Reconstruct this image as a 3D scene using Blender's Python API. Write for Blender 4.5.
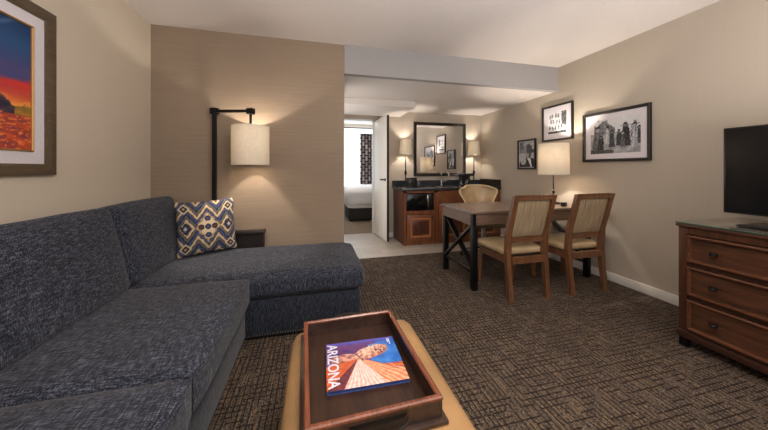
import bpy, bmesh, math, random
from mathutils import Vector, Matrix, noise
random.seed(7)
R = math.radians
C = bpy.context.scene.collection
for o in list(bpy.data.objects): bpy.data.objects.remove(o)

# ------------------------------------------------ camera, world, lights, exposure
sc = bpy.context.scene
cam = bpy.data.cameras.new('camera'); co = bpy.data.objects.new('camera', cam); C.objects.link(co)
co.location = (0, 0, 1.15); co.rotation_euler = (R(90), 0, -math.atan(70/280))
cam.sensor_width = 36; cam.lens = 280/768*36; cam.shift_y = -46/768; cam.clip_start = .02
sc.camera = co
sc.view_settings.view_transform = 'Standard'; sc.view_settings.look = 'None'
sc.view_settings.gamma = 1; sc.view_settings.exposure = 0.22
w = bpy.data.worlds.new('world'); sc.world = w; w.use_nodes = True
w.node_tree.nodes['Background'].inputs[0].default_value = (.75, .85, 1, 1)
w.node_tree.nodes['Background'].inputs[1].default_value = 1.0

def area(name, loc, rot, sx, sy, power, col):
    l = bpy.data.lights.new(name, 'AREA'); l.shape = 'RECTANGLE'; l.size = sx; l.size_y = sy
    l.energy = power; l.color = col
    o = bpy.data.objects.new(name, l); C.objects.link(o); o.location = loc; o.rotation_euler = rot
    return o
area('rear_window_fill', (.8, -1.52, 1.45), (R(100), 0, 0), 3.0, 1.5, 16, (1, .97, .95))  # fill light added inside the assumed window behind the camera
area('ceiling_bounce_fill', (1.1, -.1, 1.12), (R(180), 0, 0), 2.4, .8, 88, (1, .95, .93))  # added fill aimed up to brighten the ceiling; no lamp stands here
area('overhead_fill', (.5, .6, 2.34), (0, 0, 0), .5, .5, 20, (1, .94, .88))  # added overhead fill for floor and sofa tops, without any fixture
area('hall_side_fill', (.325, 3.85, 1.15), (0, R(-90), 0), 1.8, 1.2, 9, (1, .95, .9))  # added fill on the solid hall wall, hidden from view; brightens the hall
area('bedroom_daylight', (1.0, 7.79, 1.3), (R(-90), 0, 0), 2.2, 1.9, 120, (.93, .97, 1))
area('bedroom_overhead_area', (.9, 6.2, 2.36), (0, 0, 0), 1, 1, 16, (1, .95, .88))  # area light under the bedroom ceiling, no fixture modelled
FLOOR_LAMP_W = 20; DESK_LAMP_W = 24; COUNTER_LAMP_W = 9

# ------------------------------------------------ helpers
def link(o, parent=None):
    C.objects.link(o)
    if parent is not None: o.parent = parent
    return o
def tag(o, label, cat, group=None):
    o['label'] = label; o['category'] = cat
    if group: o['group'] = group
    return o
def thing(name, label, cat, loc=(0, 0, 0), rz=0, group=None):
    o = bpy.data.objects.new(name, None); o.empty_display_size = .1
    link(o); o.location = loc; o.rotation_euler = (0, 0, rz)
    return tag(o, label, cat, group)
def dup_tree(o, parent=None):
    c = o.copy(); C.objects.link(c)
    if parent is not None: c.parent = parent
    for ch in list(o.children): dup_tree(ch, c)
    return c

class MB:
    def __init__(s): s.b = bmesh.new()
    def box(s, x0, x1, y0, y1, z0, z1, bev=0, M=None, seg=2):
        r = bmesh.ops.create_cube(s.b, size=1)
        vs = r['verts']
        for v in vs:
            v.co = Vector(((x0+x1)/2+v.co.x*(x1-x0), (y0+y1)/2+v.co.y*(y1-y0), (z0+z1)/2+v.co.z*(z1-z0)))
            if M is not None: v.co = M @ v.co
        if bev:
            es = list({e for v in vs for e in v.link_edges})
            bmesh.ops.bevel(s.b, geom=es, offset=bev, segments=seg, affect='EDGES', profile=.5)
        return s
    def bar(s, p0, p1, wd, dp, side=(0, 0, 1), bev=0):
        p0, p1 = Vector(p0), Vector(p1); d = (p1-p0); L = d.length; d.normalize()
        a = d.cross(Vector(side)).normalized(); b = a.cross(d).normalized()
        M = Matrix((( d.x, a.x, b.x, p0.x), (d.y, a.y, b.y, p0.y), (d.z, a.z, b.z, p0.z), (0, 0, 0, 1)))
        return s.box(0, L, -wd/2, wd/2, -dp/2, dp/2, bev, M)
    def tube(s, pts, r, n=12, cap=True):
        pts = [Vector(p) for p in pts]; rings = []
        rs = r if isinstance(r, (list, tuple)) else [r]*len(pts)
        up = None
        for i, p in enumerate(pts):
            t = (pts[min(i+1, len(pts)-1)]-pts[max(i-1, 0)]).normalized()
            if up is None:
                up = Vector((0, 0, 1)) if abs(t.z) < .9 else Vector((1, 0, 0))
            a = (up - t*up.dot(t)).normalized(); b = t.cross(a); up = a
            rings.append([s.b.verts.new(p+(a*math.cos(2*math.pi*k/n)+b*math.sin(2*math.pi*k/n))*rs[i]) for k in range(n)])
        for A, B in zip(rings, rings[1:]):
            for k in range(n): s.b.faces.new((A[k], A[(k+1) % n], B[(k+1) % n], B[k]))
        if cap:
            s.b.faces.new(rings[0][::-1]); s.b.faces.new(rings[-1])
        return s
    def lathe(s, prof, c=(0, 0, 0), n=24, cap=True):
        rings = []
        for r, z in prof:
            rings.append([s.b.verts.new((c[0]+r*math.cos(2*math.pi*k/n), c[1]+r*math.sin(2*math.pi*k/n), c[2]+z)) for k in range(n)])
        for A, B in zip(rings, rings[1:]):
            for k in range(n): s.b.faces.new((A[k], A[(k+1) % n], B[(k+1) % n], B[k]))
        if cap:
            s.b.faces.new(rings[0][::-1]); s.b.faces.new(rings[-1])
        return s
    def cushion(s, x0, x1, y0, y1, z0, z1, r=.05, puff=(0, 0, 0), n=14, M=None, wob=0.0):
        """rounded box, each face bulging by puff[axis] in the middle"""
        n0 = len(s.b.verts)
        r0 = bmesh.ops.create_cube(s.b, size=2)
        es = list({e for v in r0['verts'] for e in v.link_edges})
        bmesh.ops.subdivide_edges(s.b, edges=es, cuts=n, use_grid_fill=True)
        vs = list(s.b.verts)[n0:]
        c = Vector(((x0+x1)/2, (y0+y1)/2, (z0+z1)/2)); h = Vector(((x1-x0)/2, (y1-y0)/2, (z1-z0)/2))
        rr = min(r, min(h)*.98)
        for v in vs:
            q = v.co.copy()
            def warp(t, H):      # more points near the rounded edge
                return t
            p = Vector([q[i]*h[i] for i in range(3)])
            core = Vector([max(-(h[i]-rr), min(h[i]-rr, p[i]*1.0)) for i in range(3)])
            d = p-core
            if d.length > 1e-9:
                m = max(abs(d[i]) for i in range(3))
                if sum(abs(d[i]) > 1e-9 for i in range(3)) >= 1:
                    p = core + d.normalized()*rr*(m/rr) if m < rr else core + d.normalized()*rr
            for i in range(3):
                j, k = (i+1) % 3, (i+2) % 3
                sgn = q[i]
                p[i] += puff[i]*sgn*max(0, 1-q[j]**4)*max(0, 1-q[k]**4)
            if wob:
                p += Vector((noise.noise(p*4+c*3), noise.noise(p*4+c*3+Vector((9, 0, 0))), noise.noise(p*4+c*3+Vector((0, 9, 0)))))*wob
            p = p+c
            v.co = (M @ p) if M is not None else p
        return s
    def ring(s, O, U, V, N, w_, h_, prof, close=True):
        """picture-frame moulding: prof = (inset from outer edge, height along N)"""
        O, U, V, N = Vector(O), Vector(U), Vector(V), Vector(N)
        loops = []
        for ins, hgt in prof:
            loops.append([s.b.verts.new(O+U*a+V*b+N*hgt) for a, b in
                          ((ins, ins), (w_-ins, ins), (w_-ins, h_-ins), (ins, h_-ins))])
        seq = list(zip(loops, loops[1:])) + ([(loops[-1], loops[0])] if close else [])
        for A, B in seq:
            for k in range(4): s.b.faces.new((A[k], A[(k+1) % 4], B[(k+1) % 4], B[k]))
        return s
    def out(s, name, mat, parent=None, ang=35, kind=None):
        bmesh.ops.recalc_face_normals(s.b, faces=s.b.faces)
        me = bpy.data.meshes.new(name); s.b.to_mesh(me); s.b.free()
        for p in me.polygons: p.use_smooth = True
        me.set_sharp_from_angle(angle=R(ang))
        if mat: me.materials.append(mat)
        o = bpy.data.objects.new(name, me); link(o, parent)
        if kind: o['kind'] = kind
        return o
def quadbox(*a, **k): return MB().box(*a, **k)

# ------------------------------------------------ materials
def lin(c):
    return tuple(((v/255)/12.92 if v/255 <= .04045 else ((v/255+.055)/1.055)**2.4) for v in c)+(1,)
class NT:
    def __init__(s, name):
        m = bpy.data.materials.new(name); m.use_nodes = True; s.m = m; s.t = m.node_tree
        s.b = s.t.nodes['Principled BSDF']
    def n(s, ty, **k):
        x = s.t.nodes.new(ty)
        for a, v in k.items():
            if a.startswith('i_'):
                key = a[2:]; key = int(key) if key.isdigit() else key
                if isinstance(v, bpy.types.NodeSocket): s.t.links.new(v, x.inputs[key])
                else: x.inputs[key].default_value = v
            else: setattr(x, a, v)
        return x
    def L(s, a, b): s.t.links.new(a, b)
    def math(s, op, a, b=0.0, c=None):
        x = s.n('ShaderNodeMath', operation=op)
        for i, v in enumerate((a, b) if c is None else (a, b, c)):
            if isinstance(v, bpy.types.NodeSocket): s.L(v, x.inputs[i])
            else: x.inputs[i].default_value = v
        return x.outputs[0]
    def coord(s, scale=(1, 1, 1), kind='Object', rot=(0, 0, 0)):
        tc = s.n('ShaderNodeTexCoord'); mp = s.n('ShaderNodeMapping')
        mp.inputs['Scale'].default_value = scale; mp.inputs['Rotation'].default_value = rot
        s.L(tc.outputs[kind], mp.inputs[0]); return mp.outputs[0]
    def noise(s, vec, scale=5, detail=2, rough=.5):
        x = s.n('ShaderNodeTexNoise'); s.L(vec, x.inputs['Vector'])
        x.inputs['Scale'].default_value = scale; x.inputs['Detail'].default_value = detail
        x.inputs['Roughness'].default_value = rough
        return x.outputs[0]
    def ramp(s, fac, stops, interp='LINEAR'):
        x = s.n('ShaderNodeValToRGB'); s.L(fac, x.inputs[0]); e = x.color_ramp
        e.interpolation = interp
        while len(e.elements) < len(stops): e.elements.new(.5)
        for el, (p, c) in zip(e.elements, stops): el.position = p; el.color = c
        return x.outputs[0]
    def mix(s, fac, a, b, blend='MIX'):
        x = s.n('ShaderNodeMix', data_type='RGBA', blend_type=blend)
        for i, v in ((0, fac), (6, a), (7, b)):
            if isinstance(v, bpy.types.NodeSocket): s.L(v, x.inputs[i])
            else: x.inputs[i].default_value = v
        return x.outputs[2]
    def bump(s, hgt, strength=.3, dist=.002):
        x = s.n('ShaderNodeBump'); s.L(hgt, x.inputs['Height'])
        x.inputs['Strength'].default_value = strength; x.inputs['Distance'].default_value = dist
        s.L(x.outputs[0], s.b.inputs['Normal'])
    def base(s, c):
        if isinstance(c, bpy.types.NodeSocket): s.L(c, s.b.inputs['Base Color'])
        else: s.b.inputs['Base Color'].default_value = c
    def set(s, rough=.5, metal=0, spec=.5, coat=0):
        s.b.inputs['Roughness'].default_value = rough; s.b.inputs['Metallic'].default_value = metal
        s.b.inputs['Specular IOR Level'].default_value = spec; s.b.inputs['Coat Weight'].default_value = coat
        return s.m

def paint(name, c, rough=.8, var=.04, bump=.15, sc_=60):
    n = NT(name); v = n.noise(n.coord(), sc_, 3)
    a = lin([x*(1-var) for x in c]); b = lin([min(255, x*(1+var)) for x in c])
    n.base(n.ramp(v, [(.3, a), (.7, b)])); n.bump(v, bump, .001); return n.set(rough, 0, .3)
def linen(name, c, sx, var=.06):
    """wallpaper: long fine streaks; sx = stretch vector"""
    n = NT(name); v1 = n.noise(n.coord(sx), 1, 4, .6); v2 = n.noise(n.coord(), 3, 2)
    f = n.math('ADD', n.math('MULTIPLY', v1, .8), n.math('MULTIPLY', v2, .2))
    a = lin([x*(1-var) for x in c]); b = lin([min(255, x*(1+var)) for x in c])
    n.base(n.ramp(f, [(.35, a), (.65, b)])); n.bump(v1, .05, .001); return n.set(.75, 0, .25)
def wood(name, c, dark=.55, axis=0, rough=.35, scale=1.0, coat=.15):
    n = NT(name); s_ = [38*scale]*3; s_[axis] = 2.2*scale
    co_ = n.coord(tuple(s_)); v = n.noise(co_, 1, 5, .62)
    v2 = n.noise(n.coord(tuple(x*4 for x in s_)), 1, 2)
    f = n.math('ADD', n.math('MULTIPLY', v, .75), n.math('MULTIPLY', v2, .25))
    a = lin([x*dark for x in c]); b = lin(c)
    n.base(n.ramp(f, [(.33, a), (.62, b)])); n.bump(f, .08, .001)
    m = n.set(rough, 0, .45, coat); n.b.inputs['Coat Roughness'].default_value = .25; return m
def plain(name, c, rough=.5, metal=0, spec=.5, coat=0):
    n = NT(name); v = n.noise(n.coord(), 25, 2)
    n.base(n.ramp(v, [(.3, lin([x*.94 for x in c])), (.7, lin(c))])); return n.set(rough, metal, spec, coat)
def leather(name, c, rough=.42):
    n = NT(name); v = n.noise(n.coord(), 6, 3); g = n.noise(n.coord(), 220, 2)
    n.base(n.ramp(v, [(.3, lin([x*.86 for x in c])), (.7, lin(c))])); n.bump(g, .12, .001); return n.set(rough, 0, .45)
def tweed(name, dark, mid, light):
    n = NT(name)
    a = n.noise(n.coord((30, 340, 340)), 1, 1, .5); b = n.noise(n.coord((340, 30, 340)), 1, 1, .5)
    c = n.noise(n.coord((340, 340, 30)), 1, 1, .5); d = n.noise(n.coord(), 260, 1)
    big = n.noise(n.coord(), 5, 2)
    ge = n.n('ShaderNodeNewGeometry'); sp = n.n('ShaderNodeSeparateXYZ'); n.L(ge.outputs['Normal'], sp.inputs[0])
    up = n.math('GREATER_THAN', n.math('ABSOLUTE', sp.outputs[2]), .6)
    ac = n.math('ADD', n.math('MULTIPLY', a, up), n.math('MULTIPLY', c, n.math('SUBTRACT', 1.0, up)))
    f = n.math('ADD', n.math('ADD', n.math('MULTIPLY', ac, .45), n.math('MULTIPLY', b, .45)), n.math('MULTIPLY', d, .10))
    f = n.math('ADD', f, n.math('MULTIPLY', n.math('SUBTRACT', big, .5), .03))
    pass
    n.base(n.ramp(f, [(.37, lin(dark)), (.5, lin(mid)), (.65, lin(light))]))
    n.bump(f, .6, .003); m = n.set(.9, 0, .15)
    n.b.inputs['Sheen Weight'].default_value = .12; return m
def carpet(name):
    n = NT(name); tc = n.n('ShaderNodeTexCoord'); sp = n.n('ShaderNodeSeparateXYZ')
    n.L(tc.outputs['Object'], sp.inputs[0]); X, Y = sp.outputs[0], sp.outputs[1]
    wob = n.noise(n.coord(), 14, 2)
    def lines(u, v, pitch, seg, width, keep, seed):
        u = n.math('ADD', u, n.math('MULTIPLY', n.math('SUBTRACT', wob, .5), .003))
        us = n.math('DIVIDE', u, pitch); cell = n.math('FLOOR', us); fr = n.math('FRACT', us)
        wn = n.n('ShaderNodeTexWhiteNoise', noise_dimensions='2D'); cx = n.n('ShaderNodeCombineXYZ')
        n.L(cell, cx.inputs[0]); cx.inputs[1].default_value = seed; n.L(cx.outputs[0], wn.inputs[0])
        vs = n.math('FLOOR', n.math('ADD', n.math('DIVIDE', v, seg), n.math('MULTIPLY', wn.outputs[0], 7.0)))
        wn2 = n.n('ShaderNodeTexWhiteNoise', noise_dimensions='3D'); c2 = n.n('ShaderNodeCombineXYZ')
        n.L(cell, c2.inputs[0]); n.L(vs, c2.inputs[1]); c2.inputs[2].default_value = seed; n.L(c2.outputs[0], wn2.inputs[0])
        on = n.math('LESS_THAN', wn2.outputs[0], keep); ln = n.math('LESS_THAN', fr, width)
        return n.math('MULTIPLY', on, ln), wn2.outputs[0]
    a, ra = lines(X, Y, .027, .095, .24, .78, 3.0)
    b, rb = lines(Y, X, .031, .080, .24, .62, 11.0)
    g, rg = lines(X, Y, .017, .07, .34, .22, 23.0)
    yarn = n.noise(n.coord((230, 60, 1)), 1, 3, .8); yarn2 = n.noise(n.coord((60, 250, 1)), 1, 3, .8)
    blot = n.noise(n.coord(), 2.2, 3); fray = n.noise(n.coord(), 70, 2)
    f = n.math('ADD', n.math('MULTIPLY', yarn, .5), n.math('MULTIPLY', yarn2, .5))
    col = n.ramp(f, [(.38, lin((30, 25, 22))), (.5, lin((74, 64, 56))), (.60, lin((150, 133, 117)))])
    col = n.mix(n.math('MULTIPLY', g, .5), col, lin((150, 122, 88)))
    dk = n.math('MULTIPLY', n.math('MAXIMUM', a, b), n.math('GREATER_THAN', fray, .34))
    col = n.mix(n.math('MULTIPLY', dk, .88), col, lin((26, 21, 20)))
    col = n.mix(n.math('MULTIPLY', blot, .25), col, lin((58, 46, 38)))
    n.base(col); n.bump(n.math('SUBTRACT', f, n.math('MULTIPLY', dk, .5)), .5, .004); return n.set(.95, 0, .1)
def tiles(name):
    n = NT(name); br = n.n('ShaderNodeTexBrick'); n.L(n.coord((1, 1, 1)), br.inputs['Vector'])
    br.inputs['Scale'].default_value = 1; br.inputs['Brick Width'].default_value = .61
    br.inputs['Row Height'].default_value = .155; br.inputs['Mortar Size'].default_value = .003
    br.inputs['Color1'].default_value = lin((176, 164, 152)); br.inputs['Color2'].default_value = lin((156, 144, 132))
    br.inputs['Mortar'].default_value = lin((120, 110, 100))
    st = n.noise(n.coord((2, 30, 1)), 1, 3)
    n.base(n.mix(n.math('MULTIPLY', st, .25), br.outputs[0], lin((196, 186, 176)))); return n.set(.35, 0, .4)
def vcol(name, rough=.6, coat=0, bump=0):
    n = NT(name); a = n.n('ShaderNodeVertexColor', layer_name='Col'); n.base(a.outputs[0])
    if bump: n.bump(n.noise(n.coord(), 260, 2), bump, .002)
    return n.set(rough, 0, .3, coat)

M = dict(
    ceiling=paint('ceiling_paint', (222, 214, 208), .9, .012, .03), wall_l=linen('left_wallpaper', (203, 191, 173), (60, 60, 1.5), .006),
    wall_f=linen('taupe_wallpaper', (150, 132, 113), (3, 3, 110), .03), wall_r=linen('right_wallpaper', (178, 167, 152), (60, 60, 1.5), .006),
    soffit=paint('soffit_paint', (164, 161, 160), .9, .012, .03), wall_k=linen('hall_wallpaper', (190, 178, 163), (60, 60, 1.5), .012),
    white=paint('white_trim', (222, 216, 208), .4, .01, .02), door=paint('door_paint', (226, 222, 216), .35, .01, .02),
    carpet=carpet('patterned_carpet'), tile=tiles('plank_tile'), bedcarpet=paint('bedroom_carpet', (120, 104, 88), .95, .1),
    sofa=tweed('blue_grey_tweed', (9, 11, 18), (39, 42, 53), (104, 108, 121)),
    sofabase=tweed('charcoal_tweed', (12, 14, 21), (34, 38, 48), (80, 86, 99)),
    tan=leather('tan_leather', (172, 134, 90), .38), cream=leather('cream_leather', (188, 162, 124), .32),
    gold=leather('gold_leather', (222, 196, 152), .35),
    dresser=wood('cherry_wood_y', (88, 54, 36), .55, 1), dresserx=wood('cherry_wood_z', (82, 48, 31), .6, 2),
    dressdark=wood('dark_cherry', (62, 36, 24), .6, 1), mould=wood('moulding_highlight_wood', (98, 60, 40), .7, 1, .25),  # mould: lit edges of the drawer mouldings put into a lighter wood
    chair=wood('chair_wood', (120, 80, 52), .66, 2, .38), desk=wood('desk_wood', (134, 110, 92), .72, 0, .3, .8, .25),
    apron=wood('apron_wood', (118, 92, 76), .7, 0, .45), traywood=wood('tray_wood', (66, 42, 30), .5, 1, .3, 1.0, .3),
    trayrim=wood('tray_rim_wood', (134, 76, 52), .65, 1, .25, 1, .4), cab=wood('cabinet_wood', (142, 86, 54), .62, 2, .4),
    cabdark=wood('cabinet_dark_wood', (92, 52, 34), .6, 2, .4),
    black=plain('black_metal', (22, 21, 22), .38, .6), bronze=plain('bronze_metal', (44, 37, 32), .4, .7),
    chrome=plain('chrome', (215, 215, 218), .15, 1), brass=plain('brass_nail', (190, 175, 145), .3, 1),
    darkframe=wood('dark_frame_wood', (30, 22, 18), .7, 2, .5, 1, 0), mat=paint('mat_board', (214, 208, 212), .9, .01),
    bronzeframe=wood('bronze_frame', (96, 80, 62), .75, 1, .35), gilt=plain('gilt_liner', (176, 130, 70), .4, .4),
    granite=plain('dark_granite', (46, 50, 54), .22, 0, .5, .2), blackplastic=plain('black_plastic', (16, 16, 18), .3),
    screen=plain('tv_screen', (10, 12, 16), .16, 0, .5), white_cloth=paint('white_bedding', (226, 224, 224), .9, .02),
    headdark=plain('dark_bed_base', (40, 35, 32), .7), pages=paint('page_paper', (70, 90, 150), .6, .05),
    lettering=plain('white_lettering', (222, 222, 235), .6), sheet=wood('dark_table_wood', (40, 30, 27), .6, 0, .4),
    vc=vcol('printed_paper', .5), vcb=vcol('printed_cover', .28, .3), vcc=vcol('woven_print', .9, 0, .5),
)
def glassmat(name, col=(1, 1, 1, 1), rough=.0):
    n = NT(name); n.b.inputs['Transmission Weight'].default_value = 1; n.b.inputs['IOR'].default_value = 1.45
    n.base(col); n.b.inputs['Roughness'].default_value = rough; return n.m
M['glass'] = glassmat('clear_glass')
M['glasstop'] = plain('glass_top', (96, 92, 84), .12, 0, .6, .6)
M['glassedge'] = plain('green_glass_edge', (62, 92, 80), .2)
n = NT('mirror_silver'); n.base((.9, .9, .9, 1)); M['mirror'] = n.set(.01, 1)
def shade_mat(name, col):
    n = NT(name); t = n.t
    v = n.math('ADD', n.math('MULTIPLY', n.noise(n.coord((500, 500, 40)), 1, 1), .5), n.math('MULTIPLY', n.noise(n.coord((40, 40, 500)), 1, 1), .5))
    colr = n.ramp(v, [(.35, lin([x*.9 for x in col])), (.65, lin(col))])
    d = n.n('ShaderNodeBsdfDiffuse'); tr = n.n('ShaderNodeBsdfTranslucent'); mx = n.n('ShaderNodeMixShader')
    n.L(colr, d.inputs[0]); n.L(colr, tr.inputs[0]); mx.inputs[0].default_value = .13
    n.L(d.outputs[0], mx.inputs[1]); n.L(tr.outputs[0], mx.inputs[2]); n.L(mx.outputs[0], t.nodes['Material Output'].inputs[0])
    return n.m
M['shade'] = shade_mat('linen_shade', (236, 226, 208))
def sheer():
    n = NT('sheer_fabric'); d = n.n('ShaderNodeBsdfDiffuse'); tr = n.n('ShaderNodeBsdfTranslucent'); mx = n.n('ShaderNodeMixShader')
    v = n.noise(n.coord((30, 30, 1)), 1, 2); c = n.ramp(v, [(.3, lin((225, 232, 236))), (.7, lin((245, 248, 250)))])
    n.L(c, d.inputs[0]); n.L(c, tr.inputs[0]); mx.inputs[0].default_value = .6
    n.L(d.outputs[0], mx.inputs[1]); n.L(tr.outputs[0], mx.inputs[2]); n.L(mx.outputs[0], n.t.nodes['Material Output'].inputs[0]); return n.m
M['sheer'] = sheer()
M['bracemetal'] = plain('brace_metal', (58, 56, 55), .28, .85)
def patterned():
    n = NT('patterned_drape'); br = n.n('ShaderNodeTexBrick'); tc = n.n('ShaderNodeTexCoord'); sp = n.n('ShaderNodeSeparateXYZ'); cb = n.n('ShaderNodeCombineXYZ')
    n.L(tc.outputs['Object'], sp.inputs[0]); n.L(sp.outputs[2], cb.inputs[0]); n.L(sp.outputs[0], cb.inputs[1]); n.L(cb.outputs[0], br.inputs['Vector'])
    br.inputs['Scale'].default_value = 1; br.inputs['Brick Width'].default_value = .16; br.inputs['Row Height'].default_value = .085
    br.inputs['Mortar Size'].default_value = .016; br.inputs['Color1'].default_value = lin((196, 188, 184))
    br.inputs['Color2'].default_value = lin((120, 108, 106)); br.inputs['Mortar'].default_value = lin((38, 30, 32))
    n.base(br.outputs[0]); return n.set(.9, 0, .1)
M['drape'] = patterned()

# ------------------------------------------------ room shell
WL, WR, WF, WB = -1.39, 2.97, 2.88, -1.6
CH, LH, BW = 2.42, 2.127, 4.55
S = 'structure'
quadbox(WL-.1, WR+.1, WB-.1, 3.555, -.1, 0).out('floor', M['carpet'], kind=S)
quadbox(.2, WR+.1, 3.555, 4.93, -.1, 0).out('floor', M['tile'], kind=S)
quadbox(-1.5, 3.6, 4.93, 7.95, -.1, 0).out('floor', M['bedcarpet'], kind=S)
quadbox(WL-.1, WR+.1, WB-.1, WF, CH, CH+.1).out('ceiling', M['ceiling'], kind=S)
quadbox(.301, WR+.1, WF+.06, 4.98, LH, LH+.05).out('ceiling', M['ceiling'], kind=S)
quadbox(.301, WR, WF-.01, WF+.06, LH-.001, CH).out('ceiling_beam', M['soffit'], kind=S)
quadbox(-1.5, 3.6, 4.98, 7.95, CH, CH+.1).out('ceiling', M['ceiling'], kind=S)
quadbox(WL-.12, WL, WB-.1, WF, 0, CH).out('wall_left', M['wall_l'], kind=S)
quadbox(WL-.12, .30, WF, WF+.12, 0, CH).out('wall_far', M['wall_f'], kind=S)
quadbox(WR, WR+.12, WB-.1, 4.98, 0, CH).out('wall_right', M['wall_r'], kind=S)
quadbox(1.12, WR, BW, BW+.1, 0, LH).out('wall_kitchenette', M['wall_k'], kind=S)
quadbox(1.12, 1.2, BW+.1, 4.9, 0, LH).out('wall_hall', M['wall_k'], kind=S)
quadbox(.18, .30, WF+.12, 4.9, 0, LH).out('wall_hall', M['wall_k'], kind=S)
b = MB(); b.box(-1.5, .36, 4.9, 4.98, 0, CH); b.box(.36, 1.03, 4.9, 4.98, 2.02, CH); b.box(1.03, 3.6, 4.9, 4.98, 0, CH)
b.out('wall_bedroom', M['wall_k'], kind=S)
quadbox(-1.6, -1.5, 4.9, 7.95, 0, CH).out('wall_bedroom', M['wall_k'], kind=S)
quadbox(3.6, 3.7, 4.9, 7.95, 0, CH).out('wall_bedroom', M['wall_k'], kind=S)
quadbox(.301, 1.42, 3.81, BW, 2.035, LH-.001).out('ceiling_bulkhead', M['ceiling'], kind=S)
# wall behind the camera with a wide window
b = MB(); b.box(WL, WR, WB-.1, WB, 0, .62); b.box(WL, WR, WB-.1, WB, 2.2, CH)
b.box(WL, -.75, WB-.1, WB, .62, 2.2); b.box(2.35, WR, WB-.1, WB, .62, 2.2); b.out('wall_back', M['wall_l'], kind=S)
def window(name, x0, x1, y, z0, z1):
    o = bpy.data.objects.new(name, None); link(o); o['kind'] = S
    f = MB(); t = .05
    f.box(x0, x1, y-.06, y, z0, z0+t); f.box(x0, x1, y-.06, y, z1-t, z1)
    f.box(x0, x0+t, y-.06, y, z0+t, z1-t); f.box(x1-t, x1, y-.06, y, z0+t, z1-t); f.box((x0+x1)/2-t/2, (x0+x1)/2+t/2, y-.06, y, z0+t, z1-t)
    f.out('window_frame', M['white'], o)
    quadbox(x0+t, x1-t, y-.034, y-.028, z0+t, z1-t).out('pane', M['glass'], o)
window('window_1', -.75, 2.35, WB-.02, .62, 2.2)
b = MB(); b.box(-1.5, 3.6, 7.85, 7.95, 0, .3); b.box(-1.5, 3.6, 7.85, 7.95, 2.3, CH); b.box(-1.5, -.1, 7.85, 7.95, .3, 2.3); b.box(2.2, 3.6, 7.85, 7.95, .3, 2.3)
b.out('wall_bedroom', M['wall_k'], kind=S)
window('window_2', -.1, 2.2, 7.93, .3, 2.3)
# skirting
def skirt(x0, x1, y0, y1, nm):
    b = MB(); b.box(x0, x1, y0, y1, 0, .085, .004); b.out(nm, M['white'], kind=S)
skirt(WR-.014, WR, WB, 3.98, 'baseboard_right')
skirt(WL, WL+.014, WB, WF, 'baseboard_left')
skirt(WL+.014, .30, WF-.014, WF, 'baseboard_far')
skirt(1.13, 1.295, BW-.014, BW, 'baseboard_kitchenette')
skirt(.30, .314, WF+.12, 4.88, 'baseboard_hall')
# door casing + leaf
b = MB(); b.box(.31, .37, 4.885, 4.9, 0, 2.03); b.box(1.02, 1.08, 4.885, 4.9, 0, 2.03); b.box(.31, 1.08, 4.885, 4.9, 2.02, 2.034)
b.box(.36, .375, 4.9, 4.98, 0, 2.02); b.box(1.02, 1.03, 4.9, 4.98, 0, 2.02)
b.out('trim_1', M['white'], kind=S)
d = bpy.data.objects.new('door_1', None); link(d); d.location = (1.03, 4.885, 0); d.rotation_euler = (0, 0, math.atan2(-.63, .078)); d['kind'] = S
quadbox(0, .64, -.002, .032, .012, 2.0, .002).out('door_leaf', M['door'], d)
quadbox(.6402, .652, -.001, .033, .012, 2.0).out('door_edge', M['sheet'], d)
h = MB(); h.lathe([(.025, 0), (.025, .006), (.01, .008), (.01, .04)], (0, 0, 0), 16); 
for v in h.b.verts: v.co = Vector((.58+v.co.x, -.002-v.co.z, .98+v.co.y))
h.bar((.58, -.04, .98), (.47, -.045, .98), .014, .018, bev=.003); h.out('door_handle', M['bronze'], d)

# ------------------------------------------------ sectional sofa
sofa = thing('sectional_sofa', 'large blue-grey tweed sectional sofa with chaise along the left wall', 'sofa', (0, 0, 0))
b = MB(); b.box(-1.36, -.44, -.06, 2.02, .03, .28, .012); b.box(-1.36, .33, 2.03, 2.74, .012, .27, .015); b.out('base', M['sofabase'], sofa)
b = MB(); b.box(-1.375, -1.26, -.06, 2.77, .28, .80, .03, seg=3); b.out('back_frame', M['sofabase'], sofa)
b = MB(); b.cushion(-1.36, -.44, -.08, .15, .25, .64, .05); b.out('arm', M['sofa'], sofa)
for (y0, y1) in ((.165, 1.108), (1.115, 2.005)):
    MB().cushion(-1.16, -.405, y0, y1, .275, .436, .024, (.008, .004, .014), 16, wob=.004).out('seat_cushion', M['sofa'], sofa)
MB().cushion(-1.16, .360, 2.012, 2.782, .275, .434, .05, (.010, .006, .016), 18, wob=.006).out('chaise_cushion', M['sofa'], sofa)
def backc(y0, y1):
    Mx = Matrix.Translation((-1.05, 0, .43)) @ Matrix.Rotation(R(-13), 4, 'Y')
    MB().cushion(-.20, 0, y0, y1, -.0, .510, .038, (.026, .002, .012), 20, M=Mx, wob=.006).out('back_cushion', M['sofa'], sofa)
backc(.17, 1.10); backc(1.112, 2.012); backc(2.032, 2.77)
b = MB()
for i in range(46):
    x = -.42+i*.0165
    b.lathe([(.0001, .005), (.004, .0035), (.0052, 0)], (x, 0, 0), 8, cap=False)
    for v in list(b.b.verts)[-24:]: v.co = Vector((v.co.x, 2.029-v.co.z, 0.033+v.co.y))
nt = b.out('nailhead_trim', M['brass'], sofa); nt['kind'] = 'stuff'
for x, y in ((-1.3, 0), (-.5, 0), (-.5, 1.9), (.27, 2.10), (.27, 2.58), (-1.3, 2.58)):
    b = MB(); b.box(x-.025, x+.025, y-.025, y+.025, 0, .035); b.out('leg', M['sheet'], sofa)

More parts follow.
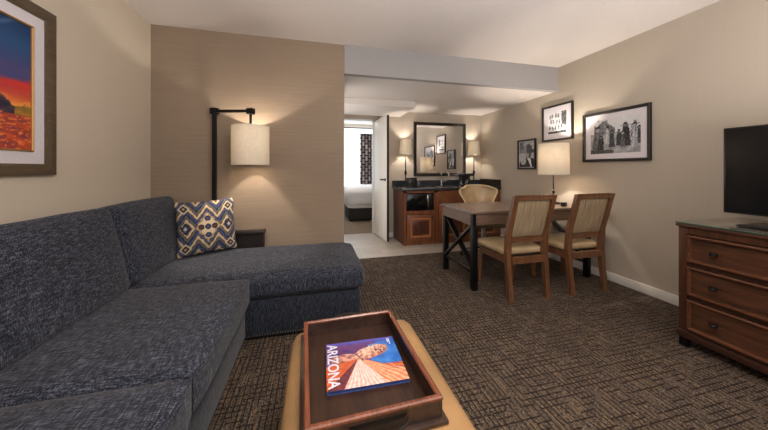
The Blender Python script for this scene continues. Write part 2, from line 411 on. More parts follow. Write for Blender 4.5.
# throw pillow
def clampc(t): return max(0, min(1, t))
def ikat(u, v):
    u, v = u*2-1, v*2-1
    navy, blue, cream, tan_, olive, rust = (34, 34, 54), (66, 80, 122), (206, 188, 156), (170, 142, 102), (96, 96, 90), (92, 56, 44)
    a = abs(u); bb = abs(v)
    j = .03*math.sin(v*37)+.02*math.sin(u*29)
    z = abs(((u*1.0+1) * 1.5) % 1 - .5)*2           # zigzag
    t = (bb*2.2 + z*1.0 + j)
    k = t % 1.1
    col = cream
    if k < .16: col = navy
    elif k < .36: col = blue
    elif k < .46: col = navy
    elif k < .58: col = tan_
    elif k < .74: col = cream
    elif k < .84: col = rust
    else: col = olive
    dm = a*1.35+bb*1.0+j
    if dm < .56:
        col = tan_ if dm > .46 else cream
        for cx, cy in ((.0, .3), (0, -.3), (.22, 0), (-.22, 0), (0, 0)):
            r = math.hypot(u-cx, v-cy)
            if r < .10: col = navy if r > .055 else (blue if cx == 0 else rust)
    else:
        for cx, cy in ((.72, .0), (-.72, .0)):
            r = abs(a-.72)*1.2+abs(v-cy)
            if r < .22: col = navy if r > .14 else (blue if r > .07 else cream)
        for cy in (.72, -.72):
            r = abs(a-.74)+abs(v-cy)
            if r < .2: col = cream if r > .14 else (navy if r > .06 else tan_)
    return col
def colour_mesh(name, grid, cols, mat, parent):
    """grid[j][i] = position, cols(u, v) = sRGB colour"""
    ny, nx = len(grid), len(grid[0]); vs = [p for r in grid for p in r]
    fs = [(j*nx+i, j*nx+i+1, (j+1)*nx+i+1, (j+1)*nx+i) for j in range(ny-1) for i in range(nx-1)]
    me = bpy.data.meshes.new(name); me.from_pydata(vs, [], fs); ca = me.color_attributes.new('Col', 'FLOAT_COLOR', 'POINT')
    for j in range(ny):
        for i in range(nx): ca.data[j*nx+i].color = lin(cols(i/(nx-1), j/(ny-1)))
    for p in me.polygons: p.use_smooth = True
    me.materials.append(mat); o = bpy.data.objects.new(name, me); link(o, parent); return o
pil = thing('throw_pillow', 'square patterned pillow in navy, cream and tan on the chaise corner', 'pillow', (-.845, 2.60, .452), R(8))
pil.rotation_euler = (R(-9), R(-2), R(26))
N_ = 96
def pg(sgn):
    g = []
    for j in range(N_):
        r = []
        for i in range(N_):
            u, v = i/(N_-1)*2-1, j/(N_-1)*2-1
            th = .068*(max(0, 1-abs(u)**2.6)*max(0, 1-abs(v)**2.6))**.5
            pin = 1-.06*(1-abs(v)**2)*abs(u)**3; pinv = 1-.06*(1-abs(u)**2)*abs(v)**3
            r.append((u*.215*pin, sgn*th, .222+v*.222*pinv))
        g.append(r)
    return g
colour_mesh('pillow_front', pg(-1), ikat, M['vcc'], pil)
colour_mesh('pillow_back', pg(1), ikat, M['vcc'], pil)

# ------------------------------------------------ side table and floor lamp
t = thing('side_table', 'narrow dark side table behind the chaise at the taupe wall', 'table', (-.62, 2.832, 0))
MB().box(-.177, .177, -.042, .038, .545, .58, .004).out('tabletop', M['sheet'], t)
MB().box(-.165, .165, -.034, .030, .42, .5445).out('apron', M['sheet'], t)
for sx in (-1, 1):
    for sy in (-1, 1):
        MB().box(sx*.15-.012, sx*.15+.012, sy*.02-.011, sy*.02+.011, 0, .4195).out('leg', M['sheet'], t)

def point(parent, loc, power, col=(1, .90, .79), rad=.018):
    l = bpy.data.lights.new('bulb_light', 'POINT'); l.energy = power; l.color = col; l.shadow_soft_size = rad
    o = bpy.data.objects.new('bulb_light', l); link(o, parent); o.location = loc
def drum(r, z0, z1, c=(0, 0), parent=None, r2=None):
    r2 = r2 or r
    b = MB(); b.lathe([(r, z0), (r2, z1), (r2-.003, z1), (r-.003, z0), (r, z0)], (c[0], c[1], 0), 48, cap=False)
    sh = b.out('lamp_shade', M['shade'], parent)
    for rr, z in ((r-.004, z0+.004), (r2-.004, z1-.004)):
        f = MB()
        f.tube([(c[0]+rr*math.cos(a*math.pi/16), c[1]+rr*math.sin(a*math.pi/16), z) for a in range(33)], .003, 6, False)
        if z < z1-.01: f.out('shade_ring', M['bronze'], sh)
    for k in range(3):
        a = k*2.094; f.tube([(c[0], c[1], z1-.03), (c[0]+(r2-.004)*math.cos(a), c[1]+(r2-.004)*math.sin(a), z1-.004)], .002, 6)
    f.out('shade_ring', M['bronze'], sh)
    return sh
lp = thing('floor_lamp', 'black arc-arm floor lamp with linen drum shade behind the sofa', 'lamp', (-.872, 2.825, 0))
# the arm runs towards the shade centre at (.30, -.105)
ex, ey = .332, -.155
MB().box(-.13, .05, -.04, .04, 0, .02, .004).out('base', M['black'], lp)
MB().box(-.016, .016, -.016, .016, .02, 1.66).out('pole', M['black'], lp)
Ma = Matrix.Rotation(math.atan2(ey, ex), 4, 'Z'); L_ = math.hypot(ex, ey)
MB().box(-.03, .03, -.026, .026, 1.645, 1.70, .003, Ma).out('joint_block', M['black'], lp); MB().box(L_-.028, L_+.028, -.026, .026, 1.632, 1.682, .003, Ma).out('joint_block', M['black'], lp)
MB().bar(Ma @ Vector((.02, 0, 1.671)), Ma @ Vector((L_-.02, 0, 1.660)), .024, .022).out('arm', M['black'], lp)
MB().tube([(ex, ey, 1.632), (ex, ey, 1.50)], .011, 12).out('drop_rod', M['black'], lp)
MB().lathe([(.018, 1.50), (.018, 1.44), (.012, 1.43)], (ex, ey, 0), 16).out('socket', M['black'], lp)
n = NT('bulb_glass'); n.base((1, .9, .8, 1)); n.b.inputs['Emission Color'].default_value = (1, .8, .55, 1); n.b.inputs['Emission Strength'].default_value = 8; M['bulb'] = n.m
drum(.153, 1.185, 1.525, (ex, ey), lp)
point(lp, (ex, ey, 1.425), FLOOR_LAMP_W)

# ------------------------------------------------ framed pictures
def framed(name, label, O, U, V, N, w_, h_, fw, depth, matw, fmat, func, nx, ny, group=None, artname='print', liner=None, lip=0):
    t = thing(name, label, 'picture', tuple(O), 0, group)
    Uv, Vv, Nv = Vector(U), Vector(V), Vector(N)
    MB().ring((0, 0, 0), U, V, N, w_, h_, [(0, 0), (0, depth*.85), (fw*.25, depth), (fw*.75, depth*.9), (fw, depth*.6), (fw, 0)]).out('frame', fmat, t, 25)
    m0 = fw
    g = MB(); z = depth*.35
    g.ring((0, 0, 0), U, V, N, w_, h_, [(fw*.9, z-.004), (fw*.9, z), (fw+matw, z), (fw+matw, z-.004)]).out('mat_board', M['mat'], t)
    inn = fw+matw
    if liner:
        MB().ring(Uv*inn+Vv*inn, U, V, N, w_-2*inn, h_-2*inn, [(-.001, z), (-.001, z+.006), (.004, z+.008), (.008, z+.003), (.008, z-.003)]).out('liner', liner, t)
        inn += .006
    grid = [[tuple(Uv*(inn+(w_-2*inn)*i/(nx-1)) + Vv*(inn+(h_-2*inn)*j/(ny-1)) + Nv*(z-.002)) for i in range(nx)] for j in range(ny)]
    colour_mesh(artname, grid, func, M['vc'], t)
    return t
def fbm(x, y, s=0., o=4):
    v = 0; a = .5
    for k in range(o): v += a*noise.noise(Vector((x, y, s))); x *= 2; y *= 2; a *= .5
    return v
def lerp(a, b, t): t = clampc(t); return tuple(a[i]+(b[i]-a[i])*t for i in range(3))
def sunset(u, v):
    # u runs away from the camera along the wall, v up
    n1 = fbm(u*3, v*9, 1); n2 = fbm(u*14, v*30, 5); 
    c = lerp((236, 150, 60), (190, 60, 60), (v-.30-.10*n1)/.16)
    c = lerp(c, (74, 72, 120), (v-.50-.2*n1)/.10); c = lerp(c, (38, 78, 122), (v-.62)/.2)
    c = lerp(c, (22, 52, 98), (v-.84)/.16)
    st = math.sin((v*26+u*5+n1*9))
    if .42 < v < .66: c = lerp(c, (204, 58, 52), (st*.5+n1)*(1-abs(v-.52)/.14)*1.4)
    if .28 < v < .46: c = lerp(c, (240, 170, 70), (math.sin(v*60+u*11+n1*12)*.6)*(1-abs(v-.37)/.1))
    if v > .62: c = lerp(c, (150, 166, 190), clampc(fbm(u*4+1, v*9-u*6, 9)*3-.35)*.7)
    hill = .27+.02*n2
    m = min(.64, .44-(u-.855)*1.55)+.02*n2 if u > .6 else .64-(.6-u)*1.8
    if v < m and v > hill-.02: c = lerp((46, 42, 62), (80, 60, 70), n2*2+.3)
    if hill < v < hill+.07+.05*n2 and u > .93: c = lerp((170, 120, 50), (110, 96, 50), n2*3+.5)
    if v < hill:
        c = lerp((206, 84, 44), (150, 60, 50), n2*3+.4)
        if fbm(u*20, v*60, 3) > .08: c = lerp(c, (120, 60, 80), .7)
        if fbm(u*30, v*80, 13) > .16: c = (236, 130, 70)
    return c
framed('framed_painting', 'large framed desert sunset painting in bronze frame above the sofa', (WL+.001, .55, 1.118), (0, 1, 0), (0, 0, 1), (1, 0, 0),
       1.376, .87, .058, .022, .062, M['bronzeframe'], sunset, 190, 110, artname='painting', liner=M['gilt'])
def warp(u, v, k=.03, sc_=9):
    return u+k*fbm(u*sc_, v*sc_, 21), v+k*fbm(u*sc_, v*sc_, 37)
def group_bw(u, v):      # seated row of people outdoors
    n1 = fbm(u*8, v*8, 2); n2 = fbm(u*45, v*45, 7)
    u, v = warp(u, v, .035, 12)
    g = 205+14*n1+8*n2 if v > .56 else 150+60*n1+70*n2
    if .56 < v < .585: g = 120+80*n2
    if .08 < u < .52 and v > .58 and v < .98-1.7*abs(u-.27)**1.3+n1*.25: g = 96+210*n2+60*n1        # tree
    if .62 < u < .98 and .74 < v < .77+.03*n1: g = 150
    if .86 < u < .93 and .75 < v < .86: g = 130+60*n2
    def fig(cx, base, h, tone, wd, lean=0.):
        nonlocal g
        t = (v-base)/h
        if t < -.05 or t > 1.08: return
        x = (u-cx-lean*t)
        hr = .085*h
        hx_, hy_ = x*1.45, v-(base+h*.86)
        if math.hypot(hx_, hy_) < hr*1.25:
            g = (150 if tone > 60 else 105)+60*n2
            if hy_ > .25*hr or abs(hx_) > hr*.95: g = 26
        elif t < .80:
            w_ = wd*(1-.55*max(0, t)**1.5)
            if abs(x) < w_:
                g = tone+150*n2+40*n1
                if abs(abs(x)-w_*.55) < .006 and t > .1: g = tone*.4
                if t < .35 and abs(x) > w_*.25: g = tone*.8+220*max(0, n2)
    fig(.46, .20, .48, 60, .060); fig(.60, .24, .44, 48, .052); fig(.35, .30, .50, 190, .060, .02); fig(.97, .26, .46, 60, .05)
    fig(.86, .20, .62, 170, .085, .03); fig(.74, .22, .64, 40, .085, -.01); fig(.67, .20, .42, 90, .05)
    fig(.14, .04, .80, 96, .105, .02); fig(.22, .10, .46, 50, .07, .03)
    if v < .10+.12*fbm(u*6, 1, 3) and u < .5: g = 70+160*n2
    return (g, g, g+2)
def rows_bw(u, v):       # rows of small figures
    n1 = fbm(u*8, v*8, 4); n2 = fbm(u*40, v*40, 9); u, v = warp(u, v, .05, 10); g = 214+14*n1+10*n2
    if u > .74 and v > .34-.3*n1: g = 84+240*n2+80*n1
    for j, cy in enumerate((.28, .55, .82)):
        for i in range(5):
            cx = .09+i*.165+.05*(j % 2)+.02*math.sin(i*3+j); du, dv = u-cx, v-cy-.02*math.sin(i*5+j*2)
            if math.hypot(du, dv-.07) < .028: g = 60+60*n2
            if abs(du+.25*dv*math.sin(i*2+j)) < .030+.01*math.sin(i+j*3) and -.10 < dv < .045: g = 96+230*n2
            if abs(dv-.01-du*math.sin(i*4+j)) < .012 and abs(du) < .07: g = 70
    if v < .11: g = 60+160*n2
    return (g, g, g+2)
def portrait_bw(u, v):
    n1 = fbm(u*7, v*7, 6); n2 = fbm(u*25, v*25, 2); u, v = warp(u, v, .05, 7); g = 172+50*n1
    if v > .55 and u < .3: g = 120+120*n1
    if math.hypot((u-.60)/.46, (v-.62)/.085) < 1 or math.hypot((u-.60)/.25, (v-.74)/.15) < 1: g = 78+90*n2+60*(u < .5)      # hat
    elif math.hypot((u-.60)/.20, (v-.50)/.17) < 1: g = 150+90*n2-70*(u > .64)                                    # face
    elif v < .38-.5*(u-.58)**2: 
        g = 44+60*n2                                                                                              # coat
        if abs(u-.66-.5*(.3-v)) < .07*(v/.3+.4): g = 225+30*n2
    if math.hypot((u-.26)/.20, (v-.25)/.17) < 1: g = 168+110*n2
    return (g, g, g)
NR = (-1, 0, 0); UR = (0, -1, 0); VR = (0, 0, 1)
framed('framed_photograph', 'wide black-framed photograph of a seated group, nearest and largest on the right wall', (WR-.001, 2.526, 1.228), UR, VR, NR, .655, .526, .028, .03, .055, M['darkframe'], group_bw, 130, 100, 'framed photographs on the right wall')
framed('framed_photograph', 'squarish black-framed photograph of small figures in rows above the desk lamp', (WR-.001, 3.111, 1.508), UR, VR, NR, .455, .45, .022, .03, .07, M['darkframe'], rows_bw, 80, 80, 'framed photographs on the right wall')
framed('framed_photograph', 'smallest black-framed portrait photograph, left of the desk lamp shade', (WR-.001, 3.574, 1.148), UR, VR, NR, .347, .425, .024, .03, .006, M['darkframe'], portrait_bw, 60, 70, 'framed photographs on the right wall')

# ------------------------------------------------ ottoman, tray, book
ot = thing('ottoman', 'long tan leather ottoman in front of the sofa under a wooden tray', 'ottoman', (.17, .72, 0))
MB().cushion(-.262, .276, -.58, .585, .30, .437, .045, (0.003, 0.003, .004), 18).out('leather_top', M['tan'], ot)
MB().cushion(-.25, .25, -.57, .575, .12, .305, .03, n=8).out('leather_base', M['tan'], ot)
for x in (-.2, .2):
    for y in (-.5, .5): MB().lathe([(.016, 0), (.024, .125)], (x, y, 0), 14).out('leg', M['sheet'], ot)
tr = thing('serving_tray', 'dark wooden serving tray with raised rim and metal handles on the ottoman', 'tray', (.155, .968, .442), R(1.9))
hx, hy = .186, .252
MB().box(-hx-.014, hx+.014, -hy-.014, hy+.014, 0, .012, .003).out('base', M['traywood'], tr)
MB().box(-hx, hx, -hy, hy, .0121, .0135).out('inner_panel', M['traywood'], tr)
wl = .012
for nm, (a0, a1, c0, c1) in dict(l=(-hx, -hx+wl, -hy, hy), r=(hx-wl, hx, -hy, hy), n=(-hx+wl, hx-wl, -hy, -hy+wl), f=(-hx+wl, hx-wl, hy-wl, hy)).items():
    MB().box(a0, a1, c0, c1, .0136, .062).out('side_wall', M['traywood'], tr)
MB().ring((-hx-.002, -hy-.002, .0625), (1, 0, 0), (0, 1, 0), (0, 0, 1), 2*hx+.004, 2*hy+.004, [(0, 0), (0, .006), (.004, .009), (.012, .009), (.016, .006), (.016, 0)]).out('rim', M['trayrim'], tr)
for s_ in (-1, 1):
    drop = -.020 if s_ < 0 else .022
    pts = [(.082*math.cos(a), s_*(hy+.008+.016*math.sin(a)), .044+drop*math.sin(a)) for a in [math.pi*k/14 for k in range(15)]]
    b = MB(); b.tube(pts, .0042, 8)
    b.out('handle', M['bronze'], tr)['label'] = 'curved dark metal handle'
    MB().box(-.075, .075, s_*(hy+.0012)-.001, s_*(hy+.0012)+.001, .022, .050).out('handle_slot_shade', M['blackplastic'], tr)  # black plate paints the shade of the handle cut-out; no real hole
bk = thing('coffee_table_book', 'picture book with red rock canyon cover and ARIZONA lettering on the tray', 'book', (.173, .985, .4562), R(-1.5))
bw, bh = .132, .118
MB().box(-bw+.003, bw-.003, -bh+.003, bh-.003, .0025, .0095).out('pages', M['pages'], bk)
b = MB(); b.box(-bw, bw, -bh, bh, 0, .0024); b.box(-bw, -bw+.0028, -bh, bh, .0024, .0096); b.box(-bw, bw, -bh, bh, .0097, .0123, .0006); b.out('cover', M['pages'], bk)
def canyon(u, v):
    n1 = fbm(u*5, v*5, 3); n2 = fbm(u*18, v*18, 8); n3 = fbm(u*40, v*40, 5)
    c = lerp((66, 46, 104), (118, 62, 112), .5+1.6*n1+(.9-v)) if u < .72 else (60, 92, 170)
    c = lerp(c, (90, 84, 176), (v-.88)/.1)
    if u > .60 and v < .93-.2*(1-u): c = lerp((36, 96, 184), (70, 140, 214), n1*2+.5)
    if v < .50 and u < .5: c = lerp((60, 60, 130), (90, 100, 180), .5+n1)
    jx, jy = .43, .56                                              # where the rock faces meet
    # left lobe and right lobe of pale rock
    e1 = math.hypot((u-.27)/.21, (v-.55)/.155)
    if e1 < 1+.25*n2: c = lerp((214, 158, 138), (120, 66, 66), (u-.14)*-2.2+.5+1.8*n2+.4*math.sin(v*60+n1*8))
    uu = (u-.63)*.94+(v-.68)*.34; vv = -(u-.63)*.34+(v-.68)*.94
    e2 = math.hypot(uu/.26, vv/.135)
    if e2 < 1+.3*n2:
        c = lerp((240, 196, 170), (164, 96, 82), .35-vv*3+2.2*n2)
        if uu > .05 and n3+n2 < -.12: c = (88, 48, 52)
    # fans of striped rock spreading down from the meeting point
    ang = math.degrees(math.atan2(jy-v, u-jx)); rr = math.hypot(u-jx, v-jy)
    st = math.sin(ang*1.1+5*n1)
    if 12 < ang < 168 and rr > .03:
        if ang > 128: c = lerp((224, 112, 62), (170, 72, 50), .5+.5*st+n2)
        elif ang > 112: c = lerp((88, 44, 60), (130, 62, 60), .5+n2*2)
        elif ang > 62: c = lerp((246, 222, 214), (226, 160, 146), .45+.4*st+n2)
        elif ang > 30: c = lerp((244, 186, 150), (214, 112, 74), .5+.5*st+n2)
        elif v < .40-.04*u: c = lerp((226, 122, 66), (160, 70, 48), .5+.4*st+2*n2)
    if abs(u-jx-.10*(.62-v)/.2) < .010 and .50 < v < .68: c = (24, 20, 32)
    if abs(v-(.46-.75*(u-.62))) < .008 and .62 < u < .92: c = (70, 36, 40)
    return c
grid = [[(-bw+2*bw*i/119, -bh+2*bh*j/109, .0125) for i in range(120)] for j in range(110)]
colour_mesh('cover_picture', grid, canyon, M['vcb'], bk)
def text(body, size, parent, loc, rot, mat, name, width=None, ext=.0002):
    cu = bpy.data.curves.new(name, 'FONT'); cu.body = body; cu.size = size; cu.extrude = ext; cu.offset = size*.018
    tmp = bpy.data.objects.new('tmp', cu); C.objects.link(tmp); bpy.context.view_layer.update()
    me = bpy.data.meshes.new_from_object(tmp.evaluated_get(bpy.context.evaluated_depsgraph_get()))
    bpy.data.objects.remove(tmp)
    xs = [v.co.x for v in me.vertices]; wd = max(xs)-min(xs); x0 = min(xs)
    k = (width/wd) if width else 1
    for v in me.vertices: v.co.x = (v.co.x-x0)*k
    me.materials.clear(); me.materials.append(mat)
    o = bpy.data.objects.new(name, me); link(o, parent); o.location = loc; o.rotation_euler = rot; return o
text('ARIZONA', .052, bk, (-bw+.006, bh-.006, .0129), (0, 0, R(-90)), M['lettering'], 'title_lettering', .222)
for k, (wd, off) in enumerate(((.035, 0), (.022, .006))):
    MB().box(bw-.022-off, bw-.020-off+.002, bh-.012-wd, bh-.010, .0127, .0129).out('small_print', M['lettering'], bk)

# ------------------------------------------------ desk
dk = thing('dining_desk', 'wooden dining desk with black X-braced metal ends along the right wall', 'table', (0, 0, 0))
DX0, DX1, DY0, DY1 = 1.43, 2.87, 2.335, 3.0
MB().box(DX0, DX1, DY0, DY1, .725, .75, .003).out('tabletop', M['desk'], dk)
b = MB(); 
b.box(DX0+.03, DX1-.03, DY0+.015, DY0+.035, .62, .7248); b.box(DX0+.03, DX1-.03, DY1-.035, DY1-.015, .62, .7248)
b.box(DX0+.01, DX0+.03, DY0+.045, DY1-.045, .62, .7248); b.box(DX1-.03, DX1-.01, DY0+.045, DY1-.045, .62, .7248)
b.out('apron', M['apron'], dk)
for x in (DX0+.045, DX1-.045):
    for y in (DY0+.04, DY1-.04):
        MB().box(x-.027, x+.027, y-.024, y+.024, 0, .6195, .002).out('leg', M['black'], dk)
for x in (DX0+.045, DX1-.045):
    ya, yb = DY0+.062, DY1-.062
    MB().bar((x-.014, ya, .60), (x-.014, yb, .18), .026, .040, (1, 0, 0), .004).out('brace', M['bracemetal'], dk)
    MB().bar((x+.014, ya, .18), (x+.014, yb, .60), .026, .040, (1, 0, 0), .004).out('brace', M['bracemetal'], dk)
    MB().box(x-.015, x+.015, ya-.002, yb+.002, .145, .175, .004).out('stretcher', M['bracemetal'], dk)
b = MB(); b.box(DX0+.012, DX0+.05, DY0+.008, DY0+.046, .615, .7247); b.out('corner_bracket', M['black'], dk)

# ------------------------------------------------ dining chairs
def make_chair():
    t = thing('dining_chair', '', 'chair', (1.84, 2.09, 0), 0, 'dining chairs at the desk')
    hw = .215
    for s_ in (-1, 1):
        b = MB(); prof = [(-.015, 0), (.012, .18), (.03, .40), (.02, .58), (-.075, .925)]
        wds = [.028, .036, .044, .042, .034]
        vs = []
        for (y, z), wd in zip(prof, wds):
            x0 = s_*(hw-.044); x1 = s_*hw
            vs.append([b.b.verts.new(p) for p in ((min(x0, x1), y-wd/2, z), (max(x0, x1), y-wd/2, z), (max(x0, x1), y+wd/2, z), (min(x0, x1), y+wd/2, z))])
        for A, B in zip(vs, vs[1:]):
            for k in range(4): b.b.faces.new((A[k], A[(k+1) % 4], B[(k+1) % 4], B[k]))
        b.b.faces.new(vs[0][::-1]); b.b.faces.new(vs[-1])
        b.out('rear_leg', M['chair'], t, 60)
        MB().box(s_*(hw-.018)-.019, s_*(hw-.018)+.019, .435, .473, 0, .3175, .003).out('front_leg', M['chair'], t)
    tilt = lambda z: .02-(z-.58)*.095/.345
    hwi = hw-.0445
    b = MB(); b.bar((-hwi, tilt(.905), .905), (hwi, tilt(.905), .905), .030, .040, (0, 0, 1), .003); b.out('top_rail', M['chair'], t)
    b = MB(); b.bar((-hwi, tilt(.525), .525), (hwi, tilt(.525), .525), .026, .05, (0, 0, 1), .003); b.out('lower_rail', M['chair'], t)
    Mb = Matrix.Translation((0, tilt(.716), .716)) @ Matrix.Rotation(math.atan2(.095, .345), 4, 'X')
    MB().cushion(-hwi, hwi, -.008, .03, -.172, .172, .012, (0, .006, 0), 10, Mb).out('back_panel', M['stripe'], t)
    b = MB(); b.box(-hwi, hwi, .0, .03, .318, .376); b.box(-hwi-.01, hwi+.01, .44, .465, .318, .376)
    b.box(-hw+.006, -hw+.028, .05, .434, .318, .376); b.box(hw-.028, hw-.006, .05, .434, .318, .376); b.out('seat_frame', M['chair'], t)
    MB().cushion(-hw-.006, hw+.006, .055, .49, .377, .442, .03, (.002, .002, .012), 14).out('seat', M['cream'], t)
    return t
n = NT('striped_linen'); v = n.noise(n.coord((150, 4, 4)), 1, 2, .6)
n.base(n.ramp(v, [(.35, lin((132, 112, 88))), (.65, lin((176, 154, 124)))])); n.bump(v, .2, .001); M['stripe'] = n.set(.85, 0, .2)
ch = make_chair()
ch['label'] = 'wooden dining chair with linen back, at the near left of the desk, back to viewer'
c2 = dup_tree(ch); c2.location = (2.49, 2.085, 0); c2['label'] = 'wooden dining chair with linen back nearest the right wall, under the framed photographs'

# ------------------------------------------------ swivel chair
sw = thing('swivel_chair', 'cream leather swivel chair with flared wing back on far side of desk', 'chair', (2.17, 3.27, 0), R(-6))
def shell(off, mb):
    g = []
    nz, nx_ = 16, 20
    for j in range(nz+1):
        z = .50+j/nz*.42
        tt = (z-.50)/.42
        q = max(0, min(1, (tt-.40)/.45)); hw = .190+.080*q*q*(3-2*q) - (.06*max(0, (tt-.90)/.10)**2)
        row = []
        for i in range(nx_+1):
            a = i/nx_*2-1
            x = a*hw; y = .20 - .13*abs(a)**2.4 + .06*tt*(1) ; zz = z-.025*max(0, tt-.7)*abs(a)**4*4
            row.append(Vector((x, y+off, zz)))
        g.append(row)
    return g
def shell_mesh(t0, t1, mat, name):
    b = MB(); A = shell(t0, b); B = shell(t1, b)
    va = [[b.b.verts.new(p) for p in r] for r in A]; vb = [[b.b.verts.new(p) for p in r] for r in B]
    nj, ni = len(va), len(va[0])
    for j in range(nj-1):
        for i in range(ni-1):
            b.b.faces.new((va[j][i], va[j][i+1], va[j+1][i+1], va[j+1][i])); b.b.faces.new((vb[j][i], vb[j+1][i], vb[j+1][i+1], vb[j][i+1]))
    for j in range(nj-1):
        b.b.faces.new((va[j][0], va[j+1][0], vb[j+1][0], vb[j][0])); b.b.faces.new((va[j][-1], vb[j][-1], vb[j+1][-1], va[j+1][-1]))
    for i in range(ni-1):
        b.b.faces.new((va[0][i], vb[0][i], vb[0][i+1], va[0][i+1])); b.b.faces.new((va[-1][i], va[-1][i+1], vb[-1][i+1], vb[-1][i]))
    return b.out(name, mat, sw, 60), A
o, A = shell_mesh(0, .045, M['cream'], 'backrest')
edge = [r[0] for r in A] + A[-1] + [r[-1] for r in A[::-1]]
MB().tube([p+Vector((0, .012, 0)) for p in edge], .013, 8).out('piping', M['gold'], o)
MB().cushion(-.25, .25, -.26, .20, .42, .51, .04, (.0, .0, .012), 12).out('seat', M['cream'], sw)
MB().tube([(0, 0, .12), (0, 0, .42)], .028, 14).out('gas_column', M['chrome'], sw)
for k in range(5):
    a = k*2*math.pi/5+.35; x, y = math.cos(a), math.sin(a)
    MB().tube([(.02*x, .02*y, .13), (.27*x, .27*y, .085)], [.024, .014], 10).out('base_arm', M['chrome'], sw)
    b = MB(); 
    for q in (-1, 1):
        nx2, ny2 = -y, x
        b.tube([(.27*x+q*.008*nx2, .27*y+q*.008*ny2, .031), (.27*x+q*.022*nx2, .27*y+q*.022*ny2, .031)], .030, 16)
    b.tube([(.27*x, .27*y, .031), (.27*x, .27*y, .085)], .007, 8)
    b.out('caster', M['blackplastic'], sw)

# ------------------------------------------------ desk lamp
dl = thing('desk_lamp', 'slim black table lamp with large linen drum shade on the desk', 'lamp', (2.68, 2.66, .7505))
MB().lathe([(.001, 0), (.075, 0), (.075, .012), (.05, .02), (.012, .028), (.001, .028)], n=28, cap=False).out('base', M['black'], dl)
MB().lathe([(.007, .028), (.007, .12), (.016, .13), (.016, .15), (.007, .16), (.007, .46)], n=14).out('stem', M['black'], dl)
drum(.160, .335, .69, (0, 0), dl, .155)
point(dl, (0, 0, .555), DESK_LAMP_W)
# small telephone-sized dark clock on the desk
ck = thing('alarm_clock', 'small black clock beside the desk lamp base', 'clock', (2.595, 2.44, .7505), R(20))
MB().box(-.032, .032, -.02, .02, 0, .045, .006).out('case', M['blackplastic'], ck)
MB().box(-.026, .026, -.0205, -.0202, .010, .036).out('display', M['screen'], ck)

# ------------------------------------------------ dresser and television
dr = thing('dresser', 'cherry wood three-drawer dresser against the right wall under the television', 'dresser', (2.33, .52, 0))
HY = .80; DD = .615
b = MB(); b.box(.02, DD, -HY+.02, HY-.02, .10, .79); b.out('body', M['dressdark'], dr)
b = MB(); b.box(0, .045, HY-.045, HY, .06, .775, .004); b.box(0, .045, -HY, -HY+.045, .06, .775, .004)
b.box(0, .03, -HY+.045, HY-.045, .735, .775); b.box(.045, DD, HY-.03, HY-.005, .10, .775); b.box(.045, DD, -HY+.005, -HY+.03, .10, .775); b.out('side_post', M['dresserx'], dr)
b = MB(); b.box(-.012, DD, -HY-.01, HY+.01, .776, .797, .005); b.out('top', M['dresser'], dr)
MB().box(-.012, DD, -HY-.01, HY+.01, .7975, .8055, .001).out('glass_top', M['glasstop'], dr)['label'] = 'smoky glass sheet over the dresser top'
MB().ring((-.013, -HY-.011, .7975), (1, 0, 0), (0, 1, 0), (0, 0, 1), DD+.002, 2*HY+.022, [(0, .002), (0, .007), (.001, .007), (.001, .002)]).out('glass_edge', M['glassedge'], dr)
b = MB(); b.box(-.01, .03, -HY-.005, HY+.005, .06, .105, .006); b.out('plinth_moulding', M['dressdark'], dr)
for x in (.022, DD-.03):
    for y in (-HY+.022, HY-.022): MB().box(x-.020, x+.020, y-.020, y+.020, 0, .0595).out('foot', M['black'], dr)
for z0, z1 in ((.556, .728), (.344, .528), (.122, .316)):
    fr = MB(); y0, y1 = -HY+.05, HY-.05
    fr.box(-.004, .018, y0, y1, z0, z1)
    d_ = fr.out('drawer', M['dresser'], dr)
    MB().ring((-.004, y0, z0), (0, 1, 0), (0, 0, 1), (-1, 0, 0), y1-y0, z1-z0, [(0, 0), (0, .012), (.006, .016), (.014, .014), (.020, .004), (.020, 0)]).out('drawer_moulding', M['mould'], d_)
    for y in (.62, -.62):
        k = MB(); k.tube([(-.005, y, (z0+z1)/2), (-.024, y, (z0+z1)/2)], .006, 10); k.lathe([(.006, -.010), (.017, -.006), (.019, 0), (.014, .007), (.006, .010)], (-.030, y, (z0+z1)/2), 14)
        k.out('knob', M['black'], d_)
    MB().box(-.001, .019, -HY+.05, HY-.05, z0-.024, z0-.004).out('drawer_rail', M['dressdark'], dr)
tv = thing('television', 'black flat-screen television on a low stand on the dresser', 'television', (2.58, .74, .806))
MB().box(-.008, .03, -.487, .487, .064, .607, .004).out('casing', M['blackplastic'], tv)
MB().box(-.0086, -.0082, -.476, .476, .078, .597).out('screen', M['screen'], tv)
MB().cushion(-.15, .13, -.37, .37, 0, .016, .008, n=10).out('stand', M['blackplastic'], tv)
MB().box(-.0, .03, -.06, .06, .0155, .0645).out('stand_neck', M['blackplastic'], tv)

